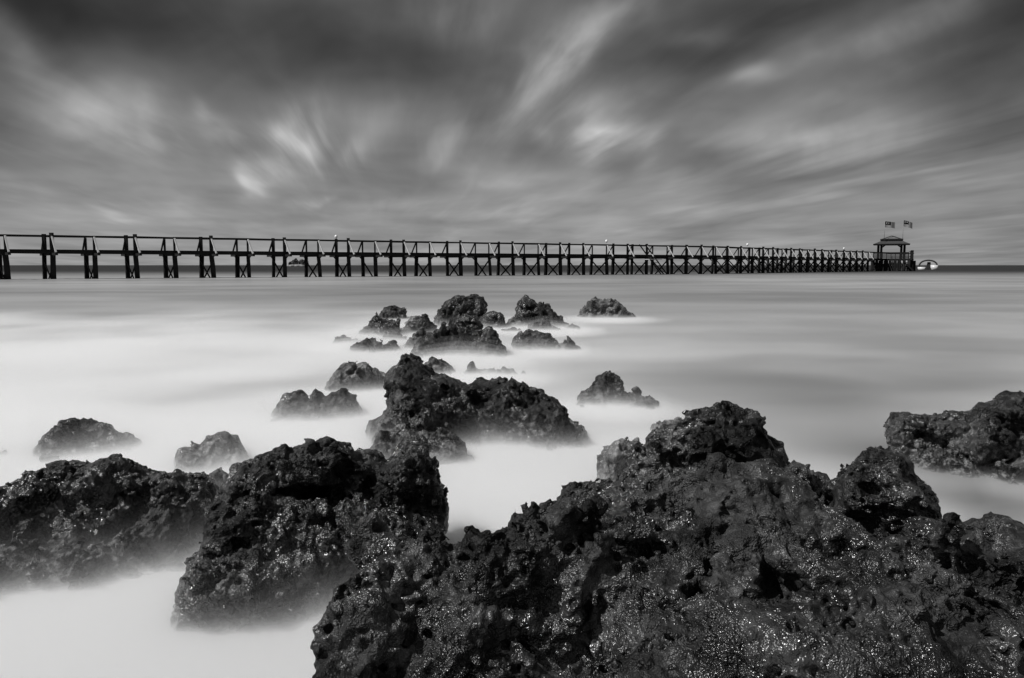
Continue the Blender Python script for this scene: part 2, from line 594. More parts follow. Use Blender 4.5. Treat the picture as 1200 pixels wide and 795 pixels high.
def surface_nets(f, o, h):
    ins = f < 0
    nx, ny, nz = f.shape
    s = np.zeros((nx - 1, ny - 1, nz - 1), np.int8)
    for a in (0, 1):
        for b in (0, 1):
            for c in (0, 1):
                s += ins[a:nx - 1 + a, b:ny - 1 + b, c:nz - 1 + c]
    act = (s > 0) & (s < 8)
    ix, iy, iz = np.nonzero(act)
    idx = np.full(act.shape, -1, np.int32)
    idx[ix, iy, iz] = np.arange(len(ix))
    val = {}
    for a in (0, 1):
        for b in (0, 1):
            for c in (0, 1):
                val[a, b, c] = f[ix + a, iy + b, iz + c]
    pos = np.zeros((len(ix), 3), np.float32)
    cnt = np.zeros(len(ix), np.float32)
    for a in val:
        for ax in range(3):
            if a[ax] == 0:
                b = list(a)
                b[ax] = 1
                b = tuple(b)
                va, vb = val[a], val[b]
                k = (va < 0) != (vb < 0)
                t = va[k] / (va[k] - vb[k])
                for m_ in range(3):
                    pos[k, m_] += a[m_] + (t if m_ == ax else 0)
                cnt[k] += 1
    pos /= cnt[:, None]
    V = (np.stack([ix, iy, iz], 1) + pos) * h + o
    quads = []
    for ax in range(3):
        sl0 = [slice(1, -1)] * 3
        sl1 = [slice(1, -1)] * 3
        sl0[ax] = slice(0, -1)
        sl1[ax] = slice(1, None)
        a, b = ins[tuple(sl0)], ins[tuple(sl1)]
        for (cond, flip) in ((a & ~b, False), (~a & b, True)):
            e = np.array(np.nonzero(cond)).T
            if not len(e):
                continue
            base_ = e.copy()
            for m_ in range(3):
                if m_ != ax:
                    base_[:, m_] += 1
            o1, o2 = [m_ for m_ in range(3) if m_ != ax]
            cells = []
            for (p, q_) in ((0, 0), (1, 0), (1, 1), (0, 1)):
                cc = base_.copy()
                cc[:, o1] -= 1 - p
                cc[:, o2] -= 1 - q_
                cells.append(idx[cc[:, 0], cc[:, 1], cc[:, 2]])
            qd = np.stack(cells, 1)
            fl = flip ^ (ax == 1)
            quads.append(qd[:, ::-1] if fl else qd)
    Q = np.concatenate(quads)
    Q = Q[(Q >= 0).all(1)]
    return V, Q


ROCK_TRIS = 0


def rock(name, label, bodies, carves=(), h=0.006, k=0.05, seed=1, amp=1.0, lam0=None, zmin=-0.15, pits=(), blend=0.03, group=None, rough=0.86, strata=0.0, knob=2.0, bias0=0.45, pale=False):
    """bodies: Slabs / Balls joined smoothly; carves: (px, py, rx, ry, ang, depth) hollows cut where the line of sight meets the rock"""
    global ROCK_TRIS

    def coarse(P):
        f = None
        for b in bodies:
            s = b.sd(P)
            f = s if f is None else smin(f, s, k)
        return f

    cut = []
    for (px, py, rx, ry, ang, dep) in carves:
        d = ray(px, py)
        d = d / np.linalg.norm(d)
        ts = np.linspace(0.6, 40, 4000) if h > 0.012 else np.linspace(0.6, 7, 2500)
        P = (np.array([0, 0, H]) + ts[:, None] * d).astype(np.float32)
        s = coarse(P)
        hit = np.nonzero(s < 0)[0]
        if not len(hit):
            continue
        t = ts[hit[0]]
        cut.append(Ball(px, py, t * d[1], rx, ry, dep, ang))
    lo = np.min([b.bounds()[0] for b in bodies], 0)
    hi = np.max([b.bounds()[1] for b in bodies], 0)
    if lam0 is None:
        lam0 = 0.45 * max(b.size for b in bodies)
    pad = 0.12 * lam0 + 3 * h
    lo, hi = lo - pad, hi + pad
    lo[2] = max(lo[2], zmin)
    lo[1] = max(lo[1], 0.55)
    dims = np.ceil((hi - lo) / h).astype(int) + 1
    xs = lo[0] + np.arange(dims[0]) * h
    ys = lo[1] + np.arange(dims[1]) * h
    zs = lo[2] + np.arange(dims[2]) * h
    # coarse pass at 4h to find the band, then evaluate the fine grid only there
    st = 4
    cx, cy, cz = xs[::st], ys[::st], zs[::st]
    gx, gy, gz = np.meshgrid(cx, cy, cz, indexing='ij')
    cf = coarse(np.stack([gx.ravel(), gy.ravel(), gz.ravel()], 1).astype(np.float32)).reshape(gx.shape)
    for b in cut:
        cf = np.maximum(cf, -b.sd(np.stack([gx.ravel(), gy.ravel(), gz.ravel()], 1).astype(np.float32)).reshape(gx.shape))
    band = 0.16 * lam0 * amp + st * h * 1.5
    near = np.abs(cf) < band
    full = np.repeat(np.repeat(np.repeat(cf, st, 0), st, 1), st, 2)[:dims[0], :dims[1], :dims[2]].astype(np.float32)
    nf = np.repeat(np.repeat(np.repeat(near, st, 0), st, 1), st, 2)[:dims[0], :dims[1], :dims[2]]
    # dims may exceed the repeated block by the remainder
    ix, iy, iz = np.nonzero(nf)
    f_all = np.empty(len(ix), np.float32)
    bias = bias0 * 0.10 * lam0 * amp
    CH = 50000

    def work(c0):
        sl = slice(c0, c0 + CH)
        P = np.stack([xs[ix[sl]], ys[iy[sl]], zs[iz[sl]]], 1).astype(np.float32)
        # gentle domain warp so that lumps are not round
        f = coarse(P) + bias
        for b in cut:
            f = -smin(-f, b.sd(P), blend)
        lam, i = lam0, 0
        a_ = 0.10 * lam0 * amp
        while lam > 3.0 * h:
            n = perlin(P / lam + 17.3 * i, seed * 31 + i)
            if i % 2 == 1:
                n = np.abs(n) * 2.0 - 0.45
                f = f - a_ * n * (1.1 if i % 4 == 1 else -1.0)
            else:
                f = f - a_ * n * 1.6
            lam *= 0.52
            a_ *= 0.52 ** rough
            i += 1
        if strata:
            q_ = np.stack([P[:, 0] * 1.2, P[:, 1] * 1.2, P[:, 2] * 7 + P[:, 0] * 1.5], 1)
            f = f - strata * np.abs(perlin(q_ * 2.2, seed + 91))
        for (lam, dep, frac) in pits:
            wv = P + (np.stack([perlin(P / (lam * 1.3), seed + 5), perlin(P / (lam * 1.3) + 9, seed + 6), perlin(P / (lam * 1.3) + 21, seed + 7)], 1) * lam * 0.45)
            d, rid = worley(wv / lam, seed + int(lam * 1000))
            rad = 0.22 + 0.30 * rid / max(frac, 1e-3)
            hole = np.clip((rad - d) / rad, 0, 1) * (rid < frac)
            f = f + dep * np.sqrt(hole) * (0.4 + 0.6 * rid / max(frac, 1e-3))
        if knob:
            zone = np.clip(0.75 + 1.3 * perlin(P / (lam0 * .6) + 40, seed + 77), 0.15, 1.4)
            for (mul, ka) in ((8.0, .22), (3.6, .36)):
                lam = mul * h
                d, rid = worley(P / lam + 3.3, seed + int(mul * 10) + 300)
                f = f - knob * zone * ka * lam * (0.62 - d + .25 * (rid - .5))
        f_all[sl] = f

    with ThreadPoolExecutor(4) as ex:
        list(ex.map(work, range(0, len(ix), CH)))
    full[ix, iy, iz] = f_all
    # seal the box
    for ax in range(3):
        for e in (0, -1):
            s_ = [slice(None)] * 3
            s_[ax] = e
            full[tuple(s_)] = np.maximum(full[tuple(s_)], h * 0.5)
    V, Q = surface_nets(full, lo, h)
    # keep the biggest connected piece only
    V, Q = largest(V, Q)
    # one light relaxation; paper-thin rims, which stand far from their own neighbourhood, are worn right down
    E_ = np.concatenate([Q[:, [0, 1]], Q[:, [1, 2]], Q[:, [2, 3]], Q[:, [3, 0]]])
    cnt_ = np.maximum(np.bincount(E_[:, 0], minlength=len(V)).astype(float), 1)[:, None]

    def relax(W):
        return np.stack([np.bincount(E_[:, 0], weights=W[E_[:, 1], k_], minlength=len(W)) for k_ in range(3)], 1) / cnt_

    W = relax(V)
    V1 = V * .6 + W * .4
    for _ in range(14):
        W = relax(W)
    far_ = np.linalg.norm(W - V1, axis=1) / h
    far_ = np.clip((far_ - 2.0) / 2.0, 0, 1)[:, None]
    for _ in range(3):
        far_ = np.maximum(far_, .9 * relax(np.repeat(far_, 3, 1))[:, :1])
    V = V1 + (W - V1) * far_
    c = np.array([V[:, 0].mean(), V[:, 1].mean(), 0.0])
    me = np_mesh(name, V - c, Q, False)
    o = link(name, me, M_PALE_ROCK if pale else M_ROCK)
    o.location = c
    tag(o, label, "rock", group)
    ROCK_TRIS += len(Q)
    return o


def largest(V, Q):
    n = len(V)
    lab = np.arange(n)
    e = np.concatenate([Q[:, [0, 1]], Q[:, [1, 2]], Q[:, [2, 3]], Q[:, [3, 0]]])
    for _ in range(200):
        m_ = np.minimum(lab[e[:, 0]], lab[e[:, 1]])
        new = lab.copy()
        np.minimum.at(new, e[:, 0], m_)
        np.minimum.at(new, e[:, 1], m_)
        new = new[new]
        new = new[new]
        if (new == lab).all():
            break
        lab = new
    u_, cn = np.unique(lab, return_counts=True)
    keep = lab == u_[cn.argmax()]
    Q = Q[keep[Q[:, 0]]]
    mp = np.cumsum(keep) - 1
    return V[keep], mp[Q]



# ------------------------------------------------------------------ the sea
def sea_mat():
    m, t, p = new_mat("foam_streaked_sea")
    gn = t.add('ShaderNodeNewGeometry')
    pos = gn.outputs['Position']
    s = t.add('ShaderNodeSeparateXYZ')
    t.l.new(pos, s.inputs[0])
    X, Y, Z = s.outputs
    # foam drawn out along the shore by the long exposure
    a = t.noise(t.vec(t.m('MULTIPLY', X, 0.12), t.m('MULTIPLY', Y, 0.24), 0.0), 1.0, 5, 0.5)
    b = t.noise(t.vec(t.m('MULTIPLY', X, 0.03), t.m('MULTIPLY', Y, 0.075), 5.0), 1.0, 4, 0.5)
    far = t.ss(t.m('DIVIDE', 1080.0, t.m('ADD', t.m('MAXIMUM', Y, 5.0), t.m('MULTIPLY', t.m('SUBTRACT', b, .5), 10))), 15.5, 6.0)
    foam = t.m('ADD', t.m('MULTIPLY', t.ss(a, .34, .66), .55), t.m('MULTIPLY', t.ss(b, .36, .62), .45))
    # surf by the shore is white with foam; further out it thins to grey lanes
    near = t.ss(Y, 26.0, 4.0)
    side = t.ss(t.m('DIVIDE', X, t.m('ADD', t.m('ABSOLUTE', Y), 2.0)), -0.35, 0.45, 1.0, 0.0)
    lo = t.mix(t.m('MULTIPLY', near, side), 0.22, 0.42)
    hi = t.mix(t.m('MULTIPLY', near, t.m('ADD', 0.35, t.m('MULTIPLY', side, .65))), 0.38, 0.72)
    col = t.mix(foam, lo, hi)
    # shade and reflection by the right rock painted in, plus dull patches farther out
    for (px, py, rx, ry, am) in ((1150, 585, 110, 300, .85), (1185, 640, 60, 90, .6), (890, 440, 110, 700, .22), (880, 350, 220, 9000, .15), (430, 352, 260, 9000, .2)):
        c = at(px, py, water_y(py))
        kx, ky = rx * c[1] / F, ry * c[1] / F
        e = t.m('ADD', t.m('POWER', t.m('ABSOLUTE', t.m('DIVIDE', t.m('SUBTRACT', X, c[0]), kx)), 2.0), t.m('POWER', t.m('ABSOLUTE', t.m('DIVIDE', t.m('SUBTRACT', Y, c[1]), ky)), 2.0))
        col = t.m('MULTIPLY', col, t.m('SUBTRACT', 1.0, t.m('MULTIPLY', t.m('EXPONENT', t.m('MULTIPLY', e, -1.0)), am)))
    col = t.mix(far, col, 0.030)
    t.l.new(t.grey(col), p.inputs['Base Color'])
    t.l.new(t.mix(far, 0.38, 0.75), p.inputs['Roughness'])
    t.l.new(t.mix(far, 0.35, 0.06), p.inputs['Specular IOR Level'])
    return m


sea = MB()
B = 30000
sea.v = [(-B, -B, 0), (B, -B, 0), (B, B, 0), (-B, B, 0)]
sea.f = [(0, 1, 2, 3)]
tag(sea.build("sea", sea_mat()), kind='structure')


# ------------------------------------------------------------------ spray veil: what the surf leaves over the water in a long exposure
def veil_mat(name, dens):
    m = bpy.data.materials.new(name)
    m.use_nodes = True
    t = NT(m.node_tree)
    t.n.clear()
    o = t.add('ShaderNodeOutputMaterial')
    v = t.add('ShaderNodeVolumePrincipled')
    v.inputs['Color'].default_value = (1, 1, 1, 1)
    v.inputs['Density'].default_value = dens
    v.inputs['Anisotropy'].default_value = 0.0
    t.l.new(v.outputs[0], o.inputs['Volume'])
    return m


def veil_height(x, y):
    """how high the surf spray stands over the water, 0..1"""
    p = np.stack([x * 0.34 / (1 + y * .03), y * 0.40 / (1 + y * .03), np.zeros_like(x)], 1).astype(np.float32)
    n = perlin(p, 501) + 0.55 * perlin(p * 2.1 + 4, 502) + 0.3 * perlin(p * 4.3 + 9, 503)
    h = 0.72 + 0.70 * n
    bear = x / np.maximum(y, 0.5)
    h *= 1.0 - 0.55 * np.clip((bear + 0.12) / 0.5, 0, 1)
    h = np.maximum(h, .72 * np.clip((5.5 - y) / 2, 0, 1))
    h = np.maximum(h, .12) * np.exp(-np.maximum(y - 6, 0) / 7.5)
    # sheltered, darker lanes
    for (px, py, rx, ry, a) in VEIL_LOWS:
        c = at(px, py, water_y(py))
        k = c[1] / F
        h *= 1 - a * np.exp(-((x - c[0]) / (rx * k)) ** 2 - ((y - c[1]) / (ry * k)) ** 2)
    # the surf throws up most spray round the rocks
    for (px, py, rx, a) in VEIL_HIGHS:
        c = at(px, py, water_y(py))
        k = c[1] / F * rx
        h = np.maximum(h, a * np.exp(-((x - c[0]) / k) ** 2 - ((y - c[1]) / (k * 1.2)) ** 2))
    h *= np.clip((46 - y) / 10, 0, 1)
    return np.clip(h, 0.0, 1.6)


VEIL_HIGHS = [(440, 392, 65, .8), (535, 386, 75, .8), (540, 425, 85, 1.0), (635, 388, 65, .8), (628, 412, 65, .9), (710, 375, 60, .5), (430, 408, 75, 1.1), (720, 482, 75, .85), (375, 498, 85, .8),
              (415, 464, 70, .6), (570, 445, 80, .8), (480, 565, 80, .55), (250, 556, 80, .75), (100, 540, 100, .6), (730, 575, 80, .9), (1090, 565, 90, .38), (1180, 575, 90, .38), (640, 535, 80, .6)]
VEIL_LOWS = [(490, 545, 60, 160, .6), (1150, 580, 90, 150, .6), (900, 450, 110, 420, .4), (1190, 640, 60, 120, .5), (860, 385, 130, 700, .3)]
ys_ = np.concatenate([np.linspace(0.9, 8, 72), np.linspace(8.3, 20, 50), np.linspace(20.6, 46, 36)])
us_ = np.linspace(-1.15, 1.15, 110)
GY, GU = np.meshgrid(ys_, us_, indexing='ij')
GX = GU * (GY + 1.2)
VH = veil_height(GX.ravel(), GY.ravel())
for (dens, hgt) in ((9.0, .04), (4.0, .065), (1.7, .10), (.62, .15), (.26, .21), (.12, .28), (.05, .36)):
    n0, n1 = GY.shape
    top = np.stack([GX.ravel(), GY.ravel(), -0.012 + VH * hgt], 1)
    bot = np.stack([GX.ravel(), GY.ravel(), np.full(n0 * n1, -0.25)], 1)
    V = np.concatenate([top, bot])
    i, j = np.meshgrid(np.arange(n0 - 1), np.arange(n1 - 1), indexing='ij')
    k = (i * n1 + j).ravel()
    Qt = np.stack([k, k + 1, k + n1 + 1, k + n1], 1)
    Qs = [Qt, Qt[:, ::-1] + n0 * n1]
    ring = [(0, jj) for jj in range(n1)] + [(ii, n1 - 1) for ii in range(1, n0)] + [(n0 - 1, jj) for jj in range(n1 - 2, -1, -1)] + [(ii, 0) for ii in range(n0 - 2, 0, -1)]
    rk = np.array([a * n1 + b for a, b in ring])
    rn = np.roll(rk, -1)
    Qs.append(np.stack([rk, rk + n0 * n1, rn + n0 * n1, rn], 1))
    me = np_mesh("surf_mist", V, np.concatenate(Qs))
    tag(link("surf_mist", me, veil_mat("surf_mist", dens)), "white veil of blurred surf mist lying over the water around the rocks", "mist", "surf mist layers", 'stuff')

# ------------------------------------------------------------------ the pier
P0 = np.array([-42.7, 65.1])
D1 = np.array([1.72, 1.0])
PB = np.array([27.8, 106.1])             # the bend
D2 = np.array([0.966, 1.0])
FAR = np.array([-1.61, 1.58])            # from the near pile to the far pile of a bent


def on_line(px):
    uu_ = (px - 600) / F
    o, d = (P0, D1) if px < 838 else (PB, D2)
    # X = u * Y * k with the pitch folded in: solve for the point of the line on that image column near the horizon
    t = (uu_ * o[1] - o[0]) / (d[0] - uu_ * d[1])
    return o + d * t


near_px = [10.3, 64.7, 113.7, 161.7, 207.1, 250, 292.4, 335.3, 374.3, 409.6, 440.4, 474, 504, 540, 573, 600.6, 630.4, 656, 683, 710,
           734.6, 757, 780.6, 803, 820.6, 837, 851, 866.7, 880, 892.5, 904, 914.5, 925, 935, 944, 952.5, 961, 969, 977.5, 986.5, 994, 1001.5, 1008.5, 1015]
bents = [on_line(p) for p in near_px]
step = (bents[1] - bents[0])
bents = [bents[0] - step * 2, bents[0] - step] + bents
near_px = [-120, -50] + near_px
LAMPS = {394.1 - 0: 0}
DECK_T, DECK_B, RAIL = 2.56, 2.24, 3.74
pier = empty("pier", (bents[0][0], bents[0][1], 0))
tag(pier, "long dark timber pier on braced piles running across the whole bay", "pier")
O = np.array([bents[0][0], bents[0][1], 0.0])


def L(p, z):
    return (p[0] - O[0], p[1] - O[1], z)


def jit(a):
    return random.uniform(-a, a)


deck, rail_n, rail_f, beam_n = MB(), MB(), MB(), MB()
END = on_line(1068)
line = bents + [END]
skew = FAR / np.linalg.norm(FAR)
for a, b in zip(line[:-1], line[1:]):
    sag = jit(.025)
    dd = (b - a) / np.linalg.norm(b - a)
    for f_ in (0.02, 0.34, 0.66, 0.98):
        o = FAR * f_
        deck.bar(L(a + o, DECK_T - .22 + sag), L(b + o, DECK_T - .22 + jit(.02)), .16, .26)
    # deck planks laid across
    n = 8
    for i in range(n):
        t = (i + .5) / n
        c = a + (b - a) * t
        deck.bar(L(c - skew * .18, DECK_T - .045), L(c + FAR + skew * .18, DECK_T - .045), np.linalg.norm(b - a) / n * .93, .07)
    rail_n.bar(L(a - dd * .1, RAIL + jit(.02)), L(b + dd * .1, RAIL + jit(.02)), .13, .12)
    rail_f.bar(L(a + FAR - dd * .1, RAIL + jit(.02)), L(b + FAR + dd * .1, RAIL + jit(.02)), .13, .12)
deck.build("deck", M_TIMBER, pier)
rail_n.build("handrail", M_TIMBER, pier)
rail_f.build("handrail", M_TIMBER, pier)

for i, (b, px) in enumerate(zip(bents, near_px)):
    heavy = (i % 2 == 1) if px < 640 else (i % 3 != 0)
    fz = b + FAR
    for (q_, nearside) in ((b, True), (fz, False)):
        lean = skew * ((0.10 if nearside else -0.10) + jit(.08)) + D1 * jit(.05)
        r_ = .20 + jit(.03)
        top, bot = q_ - lean * 0 + jit(.04), q_ - lean + jit(.05)
        MB().tube([L(bot, -1.2), L((top + bot) / 2, 1.1), L(top, DECK_B - .02)], [r_ * 1.04, r_, r_ * .98], 9).build("pile", M_TIMBER, pier, True)
        # rail post
        pw = .26 if heavy else .15
        pt = RAIL + (.22 if heavy else -.06) + jit(.04)
        MB().box(L(q_, (DECK_T + pt) / 2 - .1), (pw, pw, pt - DECK_T + .2)).build("rail_post", M_TIMBER, pier)
        # raking strut from the rail down to the outrigger
        s_ = -skew if nearside else skew
        foot = q_ + s_ * 1.05
        head = q_ + s_ * .12
        MB().bar(L(head, RAIL - .06), L(foot, DECK_T - .26), .13, .10).build("rail_strut", M_STRUT if nearside else M_TIMBER, pier)  # far struts get dark timber, painting in the shade on their backs
    MB().bar(L(b - skew * 1.2, DECK_B - .08), L(fz + skew * 1.2, DECK_B - .08), .22, .22).build("crossbeam", M_TIMBER, pier)
    zt, zb = 1.75 + jit(.15), -.25 + jit(.1)
    for (a, c, off) in ((b, fz, .14), (fz, b, -.14)):
        if px == 440.4 and off > 0:
            continue
        o = np.array([skew[1], -skew[0]]) * off
        MB().bar(L(a + o, zt), L(c + o, zb), .06, .16).build("cross_brace", M_TIMBER, pier)
    # knee brackets beneath the beam
    MB().bar(L(b, 1.75), L(b - skew * .55, DECK_B - .12), .1, .12).build("knee_bracket", M_TIMBER, pier)
    MB().bar(L(fz, 1.75), L(fz + skew * .55, DECK_B - .12), .1, .12).build("knee_bracket", M_TIMBER, pier)
    if px > 835:        # the outer stretch is braced lengthwise too
        nb = line[i + 1]
        MB().bar(L(b, 2.05), L(nb, .1), .14, .07).build("long_brace", M_TIMBER, pier)
        MB().bar(L(b, .1), L(nb, 2.05), .14, .07).build("long_brace", M_TIMBER, pier)

# lamps on the posts (white bulbs)
lamp_mesh = MB().tube([(0, 0, 0), (0, 0, .05), (0, 0, .1), (0, 0, .24), (0, 0, .38), (0, 0, .42)], [.05, .05, .13, .17, .13, .04], 10).mesh("post_lamp", True)
for (px, far_side) in ((394.1, True), (710, False), (874, False), (986.5, False)):
    if far_side:
        q_ = bents[near_px.index(409.6)] + FAR
    else:
        q_ = on_line(px)
    o = link("post_lamp", lamp_mesh, M_LAMP, pier)
    o.location = L(q_, RAIL + .22)

# boarding ladder and its small landing
lb = on_line(757)
dd = D1 / np.linalg.norm(D1)
lad = MB()
for s_ in (-.5, .5):
    lad.bar(L(lb - skew * 0.5 + dd * (s_ - 1.3), RAIL + .1), L(lb - skew * 1.7 + dd * (s_ + 1.5), -.4), .10, .14)
for k_ in range(11):
    t = k_ / 11
    c = (lb - skew * .5 - dd * 1.3) * (1 - t) + (lb - skew * 1.7 + dd * 1.5) * t
    z = (RAIL + .1) * (1 - t) - .4 * t
    if z < 2.4:
        lad.bar(L(c - dd * .5, z), L(c + dd * .5, z), .22, .06)
lad.build("boarding_ladder", M_TIMBER, pier)
ld = MB()
ld.bar(L(lb - skew * .9 - dd * .9, 1.95), L(lb - skew * .9 + dd * 1.2, 1.95), .9, .08)
ld.build("ladder_landing", M_STRUT, pier)

# ------------------------------------------------------------------ pavilion at the head of the pier
pvY = 157.0
pc = at(1043.6, 311, pvY)[:2]
ang = math.atan2(D2[1], D2[0])
pav = empty("pavilion", (pc[0], pc[1], 0))
pav.rotation_euler.z = -math.atan2(pc[0], pc[1])
tag(pav, "open pavilion with a two tiered hipped roof at the pier head", "pavilion")
px_m = pvY / F


def hip(mb, hw, hd, z0, z1, tw, th):
    """hipped slope from (hw,hd) at z0 to (tw) at z1, with an eave thickness"""
    k = len(mb.v)
    for (a, b, z) in ((hw, hd, z0 - th), (hw, hd, z0), (tw, tw * hd / hw, z1)):
        mb.v += [(-a, -b, z), (a, -b, z), (a, b, z), (-a, b, z)]
    mb.f.append((k + 3, k + 2, k + 1, k))
    for l in (0, 4):
        for j in range(4):
            mb.f.append((k + l + j, k + l + (j + 1) % 4, k + l + 4 + (j + 1) % 4, k + l + 4 + j))
    mb.f.append((k + 8, k + 9, k + 10, k + 11))


hip_lo, hip_up = MB(), MB()
hip(hip_lo, 3.25, 2.95, 5.45, 6.15, 1.75, .06)
hip(hip_up, 2.0, 1.85, 6.42, 7.15, .14, .06)
roof = hip_lo.build("roof", M_ROOF, pav)
up = hip_up.build("upper_roof", M_THATCH, roof)


def fascia(hw, hd, z, th):
    m_ = MB()
    for sg in (-1, 1):
        m_.box((0, sg * hd, z), (2 * hw + .1, .1, th))
        m_.box((sg * (hw + .003), 0, z), (.1, 2 * hd - .12, th))
    return m_


fascia(3.27, 2.97, 5.38, .18).build("eave_board", M_TIMBER, roof)
fascia(2.02, 1.87, 6.32, .30).build("eave_board", M_TIMBER, roof)
fascia(2.55, 2.3, 5.40, .36).build("roof_beam", M_TIMBER, pav)
MB().box((0, 0, 6.2), (2.6, 2.4, .5)).build("roof_neck", M_TIMBER, roof)
gb = MB()
gb.v = [(-1.25, -1.75, 6.50), (1.25, -1.75, 6.50), (0, -.75, 7.02), (-1.25, -1.62, 6.44), (1.25, -1.62, 6.44), (0, -.62, 6.96)]
gb.f = [(0, 1, 2), (5, 4, 3), (0, 3, 4, 1), (1, 4, 5, 2), (2, 5, 3, 0)]
gb.build("gable_board", M_RIDGE, up)
for sx in (-1, 1):
    for sy in (-1, 1):
        for e in (-.28, .28):
            MB().box((sx * 2.1 + e, sy * 1.9, 4.0), (.40, .40, 3.1)).build("post", M_TIMBER, pav)
        MB().bar((sx * 1.8, sy * 1.9, 4.75), (sx * 1.0, sy * 1.9, 5.4), .14, .18).build("corner_brace", M_TIMBER, pav)
for sy in (-1, 1):
    rl = MB()
    for z in (2.75, 3.0, 3.25, 3.5, 3.72):
        rl.box((0, sy * 1.95, z), (6.6, .08, .12))
    for x in np.linspace(-3.2, 3.2, 9):
        rl.box((x, sy * 1.95, 3.1), (.10, .07, 1.2))
    rl.build("railing", M_TIMBER, pav)
MB().box((0, 0, 2.38), (7.6, 5.4, .36)).build("platform", M_TIMBER, pav)
bch = MB().box((-.7, 1.1, 3.0), (2.2, .5, .1)).box((-1.6, 1.1, 2.75), (.12, .4, .45)).box((.2, 1.1, 2.75), (.12, .4, .45))
bch.build("bench", M_STRUT, pav)
for (x, y) in [(x, y) for x in np.linspace(-3.4, 3.3, 9) for y in (-2.5, 2.4)]:
    MB().tube([(x + jit(.1), y, -1.2), (x, y, 2.2)], [.26, .24], 8).build("pile", M_TIMBER, pav, True)
for i in range(8):
    x = -3.4 + i * .84
    for (a, b) in ((.2, 2.1), (2.1, .2)):
        MB().bar((x, -2.62, a), (x + .84, -2.62, b), .08, .22).build("cross_brace", M_TIMBER, pav)
fen = MB()
for x in np.linspace(-3.3, 1.6, 17):
    fen.box((x, -2.75, 1.15 + jit(.1)), (.25, .08, 2.1))
fen.build("fender_boards", M_TIMBER, pav)
# landing steps down to the water on the seaward end
stp = MB()
for i in range(6):
    stp.box((2.3 + .36 * i * .9, -2.95, 2.1 - .36 * i), (.46, 1.1, .09))
stp.bar((2.0, -3.5, 2.35), (4.2, -3.5, -.1), .08, .2)
stp.bar((2.0, -2.4, 2.35), (4.2, -2.4, -.1), .08, .2)
stp.build("landing_steps", M_TIMBER, pav)
ep = MB().box((3.75, -1.9, 1.6), (.55, .55, 5.1)).box((3.75, 1.9, 1.6), (.5, .5, 4.9))
ep.build("mooring_post", M_TIMBER, pav)
MB().box((4.25, -1.2, .6), (.5, .9, 3.0)).build("fender_pile", M_TIMBER, pav)
srl = MB()
for z in (2.95, 3.5):
    srl.bar((3.3, -1.95, z), (3.7, -1.95, z), .07, .1)
srl.build("end_rail", M_TIMBER, pav)
o = link("post_lamp", lamp_mesh, M_LAMP, pav)
o.location = (3.3, -1.95, 3.55)

# ------------------------------------------------------------------ two flags on the pavilion
for (px, ytop, wid, lab) in ((1034.7, 259.5, 2.1, "striped flag with dark emblem canton on the lower pole, left of the roof peak"),
                             (1056.3, 258.3, 1.85, "striped flag with dark emblem canton on the taller pole, right of the roof peak")):
    base_p = at(px, 311, pvY - 1.6)
    ztop = at(px, ytop, pvY - 1.6)[2]
    fl = empty("flag", (base_p[0], base_p[1], 6.0 if px < 1040 else 5.7))
    tag(fl, lab, "flag", "flags flying over the pavilion roof")
    z0 = fl.location.z
    MB().tube([(0, 0, 0), (0, 0, ztop - z0)], [.045, .035], 8).build("flagpole", M_POLE, fl, True)
    hf = 1.18
    droop = -.22 if px < 1040 else -.5
    nx_, nz_ = 14, 8

    def cloth(x0, x1, z0_, z1_, yo, mat, name, par):
        mb = MB()
        for side in (0, 1):
            for a in range(nx_ + 1):
                for b in range(nz_ + 1):
                    x = x0 + (x1 - x0) * a / nx_
                    z = z0_ + (z1_ - z0_) * b / nz_
                    y = .10 * math.sin(x * 3.2 + 1) * min(1, x) + (-yo if side == 0 else yo)
                    mb.v.append((x, y, z + droop * (x / wid) ** 1.4))
        st = (nx_ + 1) * (nz_ + 1)
        for a in range(nx_):
            for b in range(nz_):
                k = a * (nz_ + 1) + b
                mb.f.append((k, k + nz_ + 1, k + nz_ + 2, k + 1))
                mb.f.append((st + k, st + k + 1, st + k + nz_ + 2, st + k + nz_ + 1))
        ob = mb.build(name, mat, par, True)
        ob.location.z = ztop - z0 - .02
        return ob

    cl = cloth(.04, wid, -hf, 0, .006, M_FLAG, "cloth", fl)
    cn = cloth(.04, wid * .55, -hf * .57, 0, .012, M_FLAGDARK, "canton", cl)
    cn.location = (0, 0, 0)
    em = MB()
    ey = -.03
    cxe, cze = wid * .20, -hf * .29
    for k_ in range(14):                     # crescent
        a0, a1 = R(40 + 280 * k_ / 14), R(40 + 280 * (k_ + 1) / 14)
        ro = .17
        th = lambda q_: .02 + .05 * math.sin(math.pi * q_)
        for (aa, q_) in ((a0, k_ / 14), (a1, (k_ + 1) / 14)):
            pass
        kk = len(em.v)
        for (aa, q_) in ((a0, k_ / 14), (a1, (k_ + 1) / 14)):
            for rr in (ro, ro - th(q_)):
                em.v += [(cxe + rr * math.cos(aa), ey - .02, cze + rr * math.sin(aa))]
        em.f.append((kk, kk + 1, kk + 3, kk + 2))
    kk = len(em.v)
    sx_, sz_ = wid * .38, -hf * .30
    for k_ in range(28):                     # star
        rr = .14 if k_ % 2 == 0 else .07
        em.v.append((sx_ + rr * math.cos(2 * math.pi * k_ / 28), ey - .02, sz_ + rr * math.sin(2 * math.pi * k_ / 28)))
    em.f.append(tuple(kk + k_ for k_ in range(28)))
    em.build("emblem", M_LAMP, cn)

